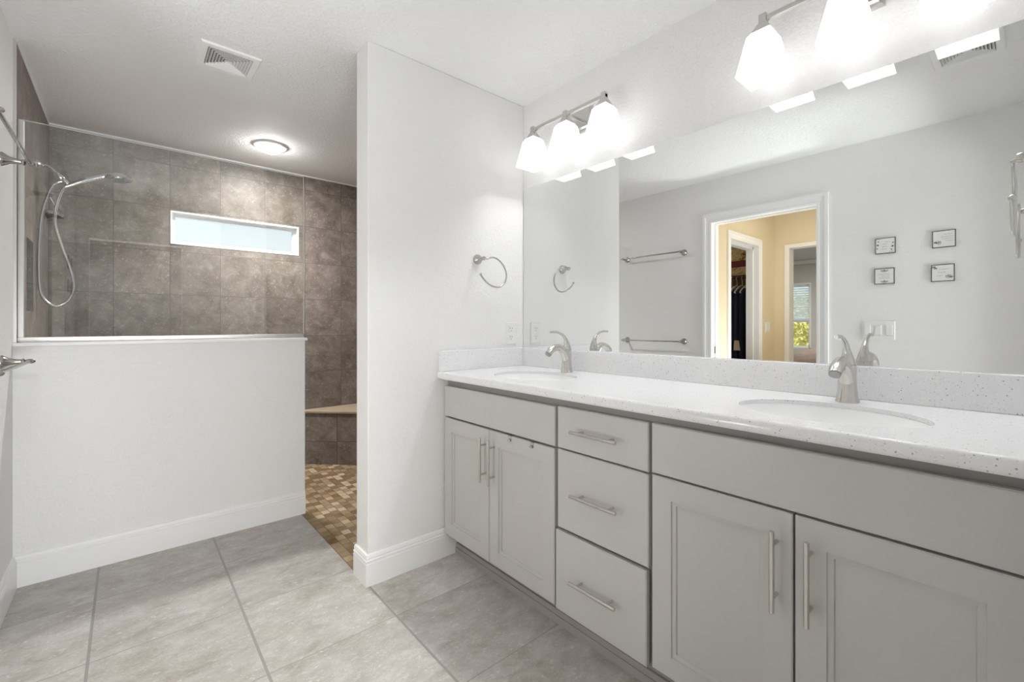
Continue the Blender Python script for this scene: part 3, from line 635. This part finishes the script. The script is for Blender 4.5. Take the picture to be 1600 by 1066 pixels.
# four small framed prints on the left wall (seen in the mirror)
def print_frame(y0, y1, z0, z1, design, label):
    r = thing('framed_print', (XL, (y0+y1)/2, z0), label, 'picture', 'small framed prints on the left wall')
    to = lambda a, b, d: (XL+d, a, b)
    MB().rings_panel((y0, y1, z0, z1), [(0, 0), (0, 0.011), (0.0008, 0.012), (0.0036, 0.012), (0.004, 0.0105)], to).build('frame', M['frame_dark'], r)
    p = MB().rings_panel((y0+0.0042, y1-0.0042, z0+0.0042, z1-0.0042), [(0, 0.0100), (0, 0.0112)], to).build('print', M['paper'], r)
    W = y1-y0; H = z1-z0
    P = lambda s, t: (y1-s*W, z0+t*H)      # s runs left to right as the mirror shows it
    clusters = []; light = MB(); rnd = random.Random(sum(map(ord, design)))
    def new():
        clusters.append(MB()); return clusters[-1]
    def stroke(mb, pts, wd):
        q = [Vector(P(*a)) for a in pts]; L, R = [], []
        for i, a in enumerate(q):
            d = (q[min(i+1, len(q)-1)]-q[max(i-1, 0)]); d = d/max(d.length, 1e-9); nn = Vector((-d.y, d.x))*wd/2
            L.append((XL+0.0116, a.x+nn.x, a.y+nn.y)); R.append((XL+0.0116, a.x-nn.x, a.y-nn.y))
        n = len(q); mb.add(L+R, [(i, i+1, n+i+1, n+i) for i in range(n-1)])
    def blob(mb, s, t, rad, k=5):
        pts = []
        c = P(s, t)
        for i in range(20):
            a = 2*pi*i/20; rr = 1.35*rad*(0.72+0.28*cos(k*a)); pts.append((XL+0.0116, c[0]+rr*cos(a), c[1]+rr*sin(a)))
        mb.add(pts, [tuple(range(20))])
    def script(s0, s1, t, amp=0.03):
        n = int((s1-s0)*70); s = s0
        pts = [(s0+(s1-s0)*i/n, t+amp*sin(i*1.9+rnd.random())*rnd.uniform(0.4, 1)) for i in range(n+1)]
        k = 0
        while k < n:
            m = min(n, k+rnd.randint(5, 10)); stroke(light, pts[k:m+1], 0.0013); k = m+1
    def leaves(s, t, n, spread, dark):
        for i in range(n):
            a = 2*pi*i/n; e = (s+spread*cos(a)*rnd.uniform(.6, 1), t+spread*0.7*sin(a)*rnd.uniform(.6, 1))
            stroke(dark, [(s, t), ((s+e[0])/2+0.01, (t+e[1])/2+0.01), e], 0.0015); blob(dark, e[0], e[1], 0.0024, 3)
    if design == 'sides':
        d = new()
        for s, t, q in ((0.10, 0.92, .002), (0.16, 0.78, .004), (0.13, 0.56, .006), (0.10, 0.34, .004)): blob(d, s, t, q)
        stroke(d, [(0.1, 0.95), (0.2, 0.93), (0.28, 0.95)], 0.0012); d = new()
        for s, t, q in ((0.88, 0.66, .004), (0.86, 0.44, .006), (0.81, 0.24, .004), (0.84, 0.10, .002)): blob(d, s, t, q)
        stroke(d, [(0.70, 0.08), (0.78, 0.11), (0.9, 0.16)], 0.0012)
        for s0, s1, t in ((0.44, 0.70, 0.74), (0.36, 0.62, 0.60), (0.34, 0.60, 0.45), (0.28, 0.56, 0.28)): script(s0, s1, t, 0.04)
    elif design == 'bands':
        for t in (0.86, 0.17):
            d = new()
            for k in range(3): stroke(d, [(0.30+0.03*k, t-0.04*k+0.03), (0.5, t-0.05*k-0.02), (0.70-0.03*k, t-0.04*k+0.03)], 0.0013)
            blob(d, 0.5, t+0.02, 0.004, 6)
            for k in range(6): blob(d, 0.33+0.07*k, t-0.03, 0.0022, 3)
        for s0, s1, t in ((0.18, 0.76, 0.62), (0.36, 0.78, 0.50), (0.22, 0.78, 0.38)): script(s0, s1, t, 0.04)
    elif design == 'corner':
        d = new(); leaves(0.28, 0.30, 7, 0.13, d); leaves(0.14, 0.31, 5, 0.07, d); stroke(d, [(0.24, 0.17), (0.34, 0.16)], 0.0016)
        for s0, s1, t in ((0.50, 0.88, 0.76), (0.38, 0.92, 0.62), (0.42, 0.92, 0.50), (0.58, 0.90, 0.38)): script(s0, s1, t, 0.035)
    else:
        d = new(); leaves(0.12, 0.86, 6, 0.09, d); leaves(0.20, 0.78, 5, 0.07, d)
        d = new(); leaves(0.74, 0.28, 8, 0.15, d); leaves(0.85, 0.24, 5, 0.08, d)
        for s0, s1, t in ((0.34, 0.74, 0.72), (0.30, 0.62, 0.54), (0.24, 0.46, 0.34)): script(s0, s1, t, 0.05)
    light.build('script_lines', M['ink_light'], p, recalc=False)
    for d in clusters: d.build('flower_drawing', M['ink'], p, recalc=False)
print_frame(0.590, 0.696, 1.647, 1.753, 'sides', 'small framed print with flowers down both sides, upper left of four in mirror')
print_frame(0.595, 0.700, 1.442, 1.548, 'bands', 'small framed print with flower bands at top and bottom, lower left of four')
print_frame(0.304, 0.411, 1.652, 1.758, 'corner', 'small framed print with one flower in a bottom corner, upper right of four')
print_frame(0.309, 0.416, 1.439, 1.545, 'diagonal', 'small framed print with flowers in two opposite corners, lower right of four')

# ================================================================ SHOWER
gp = thing('glass_panel', (0.23, 3.0, 1.0846), 'clear glass shower screen standing on the half wall', 'shower screen')
YG = 3.0; GX1 = 0.842; GZ = 2.098
box(XL+0.022, GX1, YG-0.005, YG+0.005, 1.094, GZ).build('glass_pane', M['glass'], gp)
MB().box(XL+0.022, GX1+0.0022, YG-0.0048, YG+0.0048, GZ+0.0002, GZ+0.0022).box(GX1+0.0002, GX1+0.0022, YG-0.0048, YG+0.0048, 1.109, GZ).build('edge_highlight', M['glass_edge'], gp)
MB().box(XL+0.008, GX1, YG-0.011, YG-0.005, 1.0846, 1.108).box(XL+0.008, GX1, YG+0.005, YG+0.011, 1.0846, 1.108).build('bottom_channel', M['alu'], gp, 0.001)
MB().box(XL+0.0085, XL+0.028, YG-0.011, YG-0.005, 1.108, GZ).box(XL+0.0085, XL+0.028, YG+0.005, YG+0.011, 1.108, GZ).build('wall_channel', M['alu'], gp, 0.001)

ys = 3.56
sh = thing('hand_shower', (tl, ys, 2.043), 'chrome hand shower with looped hose on the left shower wall', 'shower head')
MB().lathe([(0.032, 0), (0.0315, 0.003), (0.022, 0.012), (0.013, 0.020), (0.0115, 0.026)], (tl, ys, 2.046), (1, 0, 0), 26).build('flange', M['nickel'], sh)
MB().sweep([(tl+0.015, ys, 2.046), (-0.345, ys, 2.049), (-0.325, ys, 2.040), (-0.306, ys, 2.018), (-0.296, ys, 2.004)], 0.0085, 14, 6).build('shower_arm', M['nickel'], sh)
MB().lathe([(0.011, -0.006), (0.0150, 0.0), (0.0150, 0.014), (0.0185, 0.016), (0.0185, 0.034), (0.014, 0.040)], (-0.300, ys, 2.012), (0.62, 0, -0.78), 20).sweep([(-0.276, ys, 1.983), (-0.268, ys, 1.975), (-0.255, ys, 1.962)], [0.014, 0.015, 0.012], 14, 3).build('bracket', M['chrome'], sh)
MB().sweep([(-0.272, ys, 1.976), (-0.292, ys, 1.966), (-0.312, ys, 1.948)], [0.0105, 0.0095, 0.0085], 14, 4).build('hose_elbow', M['chrome'], sh)
hd = MB().sweep([(-0.268, ys, 1.944), (-0.246, ys, 1.958), (-0.205, ys, 1.985), (-0.155, ys, 2.012), (-0.105, ys, 2.037), (-0.070, ys, 2.048)], [0.0115, 0.0135, 0.0150, 0.0155, 0.0165, 0.020], 18, 5).build('shower_handle', M['chrome'], sh)
ax = Vector((0.10, 0, -1)).normalized(); oc = Vector((-0.043, ys, 2.066))
MB().lathe([(0.006, -0.006), (0.030, -0.002), (0.050, 0.008), (0.062, 0.020), (0.0665, 0.031), (0.064, 0.038)], oc, ax, 32).build('spray_head', M['chrome'], sh)
fm = MB().lathe([(0.055, 0.0), (0.053, 0.003)], oc+ax*0.0375, ax, 32)
u = Vector((1, 0, 0.10)).normalized(); wv = Vector((0, 1, 0))
for rad, cnt in ((0.012, 6), (0.027, 12), (0.042, 18)):
    for k in range(cnt):
        a = 2*pi*k/cnt; fm.lathe([(0.0028, 0), (0.002, 0.005)], oc+ax*0.040+u*rad*cos(a)+wv*rad*sin(a), ax, 8)
fm.build('spray_face', M['aerator'], sh)
hose_pts = [(-0.310, ys, 1.950), (-0.328, ys-0.005, 1.905), (-0.352, ys-0.01, 1.80), (-0.362, ys-0.015, 1.70), (-0.3665, ys-0.02, 1.56), (-0.3665, ys-0.02, 1.44), (-0.360, ys-0.02, 1.345), (-0.338, ys-0.02, 1.293), (-0.305, ys-0.02, 1.270), (-0.270, ys-0.02, 1.285), (-0.247, ys-0.015, 1.315), (-0.231, ys-0.01, 1.375), (-0.238, ys-0.005, 1.440), (-0.256, ys, 1.515), (-0.282, ys, 1.610), (-0.305, ys, 1.715), (-0.306, ys, 1.80), (-0.294, ys, 1.870), (-0.280, ys, 1.920), (-0.266, ys, 1.946)]
MB().sweep(hose_pts, 0.0078, 12, 8).build('hose', M['hose'], sh)

# corner shelf and bench
cs = thing('corner_shelf', (tl, YB, 1.845), 'small stone shelf high in the left shower corner', 'shelf')
q = [(tl, YB)] + [(tl+0.075*cos(a), YB-0.16*sin(a)) for a in [pi/2*k/8 for k in range(8, -1, -1)]]
MB().prism(q, 1.842, 1.862).build('shelf_slab', M['tile_b'], cs, 0.002)
bn = thing('shower_bench', (1.5, 3.8, 0), 'brown tiled corner bench at the back of the shower', 'bench')
xr = XR-0.008
MB().prism([(5.1-YB, YB), (xr, 5.1-xr), (xr, YB)], 0, 0.428).build('bench_base', M['tile_d'], bn)
MB().prism([(5.085-YB, YB), (xr, 5.085-xr), (xr, YB)], 0.428, 0.445).build('seat_slab', M['bench_top'], bn, 0.003)

# ceiling fixtures
dl = thing('recessed_ceiling_light', (0.773, 3.535, C), 'lit round recessed light in the shower ceiling', 'ceiling light')
MB().lathe([(0.113, 0.0), (0.113, -0.004), (0.105, -0.010), (0.080, -0.012), (0.077, -0.008)], (0.773, 3.535, C), (0, 0, 1), 48).build('trim_ring', M['trim'], dl)
MB().lathe([(0.077, -0.008), (0.074, -0.022), (0.062, -0.036), (0.038, -0.046), (0.010, -0.049)], (0.773, 3.535, C), (0, 0, 1), 40, cap0=True).build('lens', M['lens'], dl)

pd = bpy.data.lights.new('shower_downlight', 'SPOT'); pd.energy = 80; pd.color = (1.0, 0.975, 0.95); pd.spot_size = 2.1; pd.spot_blend = 0.8; pd.shadow_soft_size = 0.07
po = bpy.data.objects.new('shower_downlight', pd); COL.objects.link(po); po.location = (0.773, 3.535, 2.385)
area_lamp('shower_lens_glow', (0.773, 3.535, 2.386), 0.14, 11, (1.0, 0.975, 0.95))
def ceiling_vent(x0, x1, y0, y1, label):
    r = thing('ceiling_vent', ((x0+x1)/2, (y0+y1)/2, C), label, 'vent', 'square ceiling air vents')
    cx, cy, h = (x0+x1)/2, (y0+y1)/2, (x1-x0)/2
    hi = h-0.031
    sq = lambda hh, z: [(cx+a*hh, cy+b*hh, z) for a, b in ((-1, -1), (1, -1), (1, 1), (-1, 1))]
    MB().loops([sq(h, C), sq(h, C-0.005), sq(h-0.003, C-0.009), sq(hi+0.002, C-0.009), sq(hi, C-0.006), sq(hi, C-0.0005)], False, False, smooth=False).build('frame', M['trim'], r, recalc=True)
    MB().add(sq(hi+0.001, C-0.0006), [(0, 1, 2, 3)]).build('duct', M['vent_dark'], r, recalc=False)
    lv = MB(); n = 7; st = hi/(n+0.6)
    for k in range(n):
        ho = hi-0.002-k*st
        # each louver is a square ring that slopes up towards the middle
        lv.loops([sq(ho, C-0.0095), sq(ho-st*0.62, C-0.0020), sq(ho-st*0.62-0.0012, C-0.0020), sq(ho-0.0014, C-0.0105)], smooth=False, closed=True)
    lv.add(sq(st*0.7, C-0.008), [(0, 1, 2, 3)])
    lv.build('louvers', M['trim'], r, recalc=False)
    return r
ceiling_vent(0.250, 0.489, 2.408, 2.650, 'white square ceiling vent with louvers, in front of the shower')
ceiling_vent(0.435, 0.675, 0.075, 0.315, 'white square ceiling vent glimpsed in the mirror below a light shade')

# ================================================================ CLOSET AND BEDROOM CONTENTS
sf = thing('closet_shelf', (-2.2, 2.6, 1.745), 'closet shelf with dark hanging rod, through the doorway', 'shelf')
box(-2.45, -1.98, HY+T, 3.2, 1.755, 1.772).build('shelf_board', M['closet'], sf)
MB().lathe([(0.013, HY+T), (0.013, 3.2)], (-2.05, 0, 1.725), (0, 1, 0), 14).build('rod', M['darkrod'], sf)
def garment(y, z0, z1, m, label, tilt=0.0, wd=0.40, th=0.026):
    xc = -2.05; r = thing('garment', (xc, y, z1), label, 'clothes', 'clothes hanging in the closet')
    prof = [(-wd/2, z0), (wd/2, z0), (wd/2*0.98, z1-0.16), (wd/2*0.92, z1-0.07), (0.07, z1-0.005), (-0.07, z1-0.005), (-wd/2*0.92, z1-0.07), (-wd/2*0.98, z1-0.16)]
    rings = [[(xc+a*s, y+d+tilt*a, z) for a, z in prof] for d, s in ((-th, 0.90), (-th*0.6, 1.0), (th*0.6, 1.0), (th, 0.90))]
    MB().loops(rings).build('cloth', m, r)
    return r
def hanger(y, label, z=1.635):
    xc = -2.05; r = thing('hanger', (xc, y, z), label, 'hanger', 'white hangers on the closet rod')
    MB().sweep([(xc-0.20, y, z-0.075), (xc-0.10, y, z-0.022), (xc, y, z), (xc+0.10, y, z-0.022), (xc+0.20, y, z-0.075), (xc+0.212, y, z-0.090), (xc+0.19, y, z-0.094)], 0.0075, 10, 4).build('shoulder_bar', M['hanger'], r)
    zr = 1.725
    MB().sweep([(xc, y, z), (xc, y, zr-0.045), (xc+0.012, y, zr-0.029), (xc+0.0205, y, zr-0.006), (xc+0.015, y, zr+0.0148), (xc, y, zr+0.0205), (xc-0.015, y, zr+0.0148), (xc-0.0205, y, zr-0.004)], 0.0042, 8, 4).build('hook', M['hanger'], r)
for y, z0, z1, m, lab in ((2.185, 0.45, 1.600, 'navy', 'dark navy garment nearest the bedroom side of closet'), (2.245, 0.50, 1.595, 'navy', 'dark navy garment second from the closet jamb, with beige tag'),
                          (2.305, 0.55, 1.58, 'navy', 'dark navy garment third from the closet jamb'), (2.365, 0.48, 1.52, 'greycloth', 'grey patterned garment at the left of the closet opening'),
                          (2.430, 0.50, 1.56, 'maroon', 'dark red garment behind the grey patterned one')):
    garment(y, z0, z1, M[m], lab, 0.0)
    hanger(y, 'white hanger holding the ' + lab, 1.632)
tg = thing('price_tag', (-1.84, 2.225, 0.925), 'beige paper tag hanging among the navy clothes', 'tag')
MB().loops([[(-1.838, 2.185, 0.872), (-1.838, 2.258, 0.872), (-1.838, 2.250, 0.985), (-1.838, 2.200, 0.985)], [(-1.846, 2.185, 0.872), (-1.846, 2.258, 0.872), (-1.846, 2.250, 0.985), (-1.846, 2.200, 0.985)]], smooth=False).build('card', M['beige'], tg)
def shelf_box(z0, z1, m, name, label, cat, dx=0.0):
    r = thing(name, (-2.2, 2.4, z0), label, cat)
    MB().box(-2.42, -2.02+dx, HY+T+0.03, 2.75, z0, z1).build('body', m, r, 0.008)
    return r
b1 = shelf_box(1.772, 1.858, M['floral'], 'storage_box', 'gold floral box lying on the closet shelf, under a maroon cloth', 'box')
b2 = shelf_box(1.8585, 1.930, M['maroon'], 'folded_blanket', 'folded maroon cloth between two floral boxes on the closet shelf', 'blanket', 0.006)
b3 = shelf_box(1.9305, 2.085, M['floral'], 'storage_box', 'gold floral box on top of the maroon cloth in closet', 'box', -0.01)
MB().box(-2.43, -2.025, HY+T+0.02, 2.76, 2.085, 2.11).build('lid', M['closet'], b3, 0.004)

bed = thing('bed', (-4.6, 1.7, 0), 'bed under a rounded brown quilt below the bedroom window', 'bed')
box(-5.6, -3.7, 0.8, 2.45, 0.05, 0.5).build('mattress', M['sheet'], bed, 0.04, 3)
def quilt():
    n = 36; rings = []; cx, cy = -4.65, 1.65; a, b = 1.05, 0.92; zb, zt = 0.30, 0.832
    for k in range(10):
        t = pi/2*k/9; s = max(cos(t), 0.0)**0.55; z = zb+(zt-zb)*sin(t)**0.8
        rings.append([(cx+a*s*math.copysign(abs(cos(q))**0.5, cos(q)), cy+b*s*math.copysign(abs(sin(q))**0.5, sin(q)), z+0.008*sin(9*q)) for q in [2*pi*j/n for j in range(n)]])
    return MB().loops(rings, False, True)
quilt().build('quilt', M['brown'], bed)
bl = thing('window_blind', (BX+0.01, 3.27, 1.27), 'white slatted blind half lowered in the bedroom window', 'blind')
MB().box(BX-0.035, BX+0.012, BW0+0.005, BW1-0.005, BWZ1-0.055, BWZ1-0.002).build('head_rail', M['blind'], bl)
sl = MB()
for k in range(14):
    z = 1.29+k*0.045
    sl.add([(BX-0.012, BW0+0.012, z+0.017), (BX-0.012, BW1-0.012, z+0.017), (BX+0.004, BW1-0.012, z-0.017), (BX+0.004, BW0+0.012, z-0.017), (BX-0.014, BW0+0.012, z+0.015), (BX-0.014, BW1-0.012, z+0.015), (BX+0.002, BW1-0.012, z-0.019), (BX+0.002, BW0+0.012, z-0.019)],
           [(0, 1, 2, 3), (7, 6, 5, 4), (0, 3, 7, 4), (1, 5, 6, 2), (0, 4, 5, 1), (3, 2, 6, 7)])
sl.build('slats', M['blind'], bl)
MB().box(BX-0.02, BX+0.010, BW0+0.010, BW1-0.010, 1.250, 1.272).build('bottom_rail', M['blind'], bl)

def hedge():
    rnd = random.Random(3); b = MB()
    for k in range(2600):
        x = rnd.uniform(-12.4, -11.6); y = rnd.uniform(2.0, 9.0); z = rnd.uniform(0.35, 2.2)
        s = rnd.uniform(0.05, 0.12); d = Vector((rnd.uniform(0.2, 1), rnd.uniform(-1, 1), rnd.uniform(-0.5, 1))).normalized()
        u = d.orthogonal().normalized(); w = d.cross(u); c = Vector((x, y, z))
        b.add([c-u*s, c+w*s*0.5, c+u*s, c-w*s*0.5], [(0, 1, 2, 3)])
    b.box(-12.6, -12.3, 2, 9, -0.2, 2.1)
    return b
h = hedge().build('hedge', M['leaf'], None, recalc=False); tag(h, 'yellow green hedge outside the bedroom window', 'hedge', None, 'stuff')
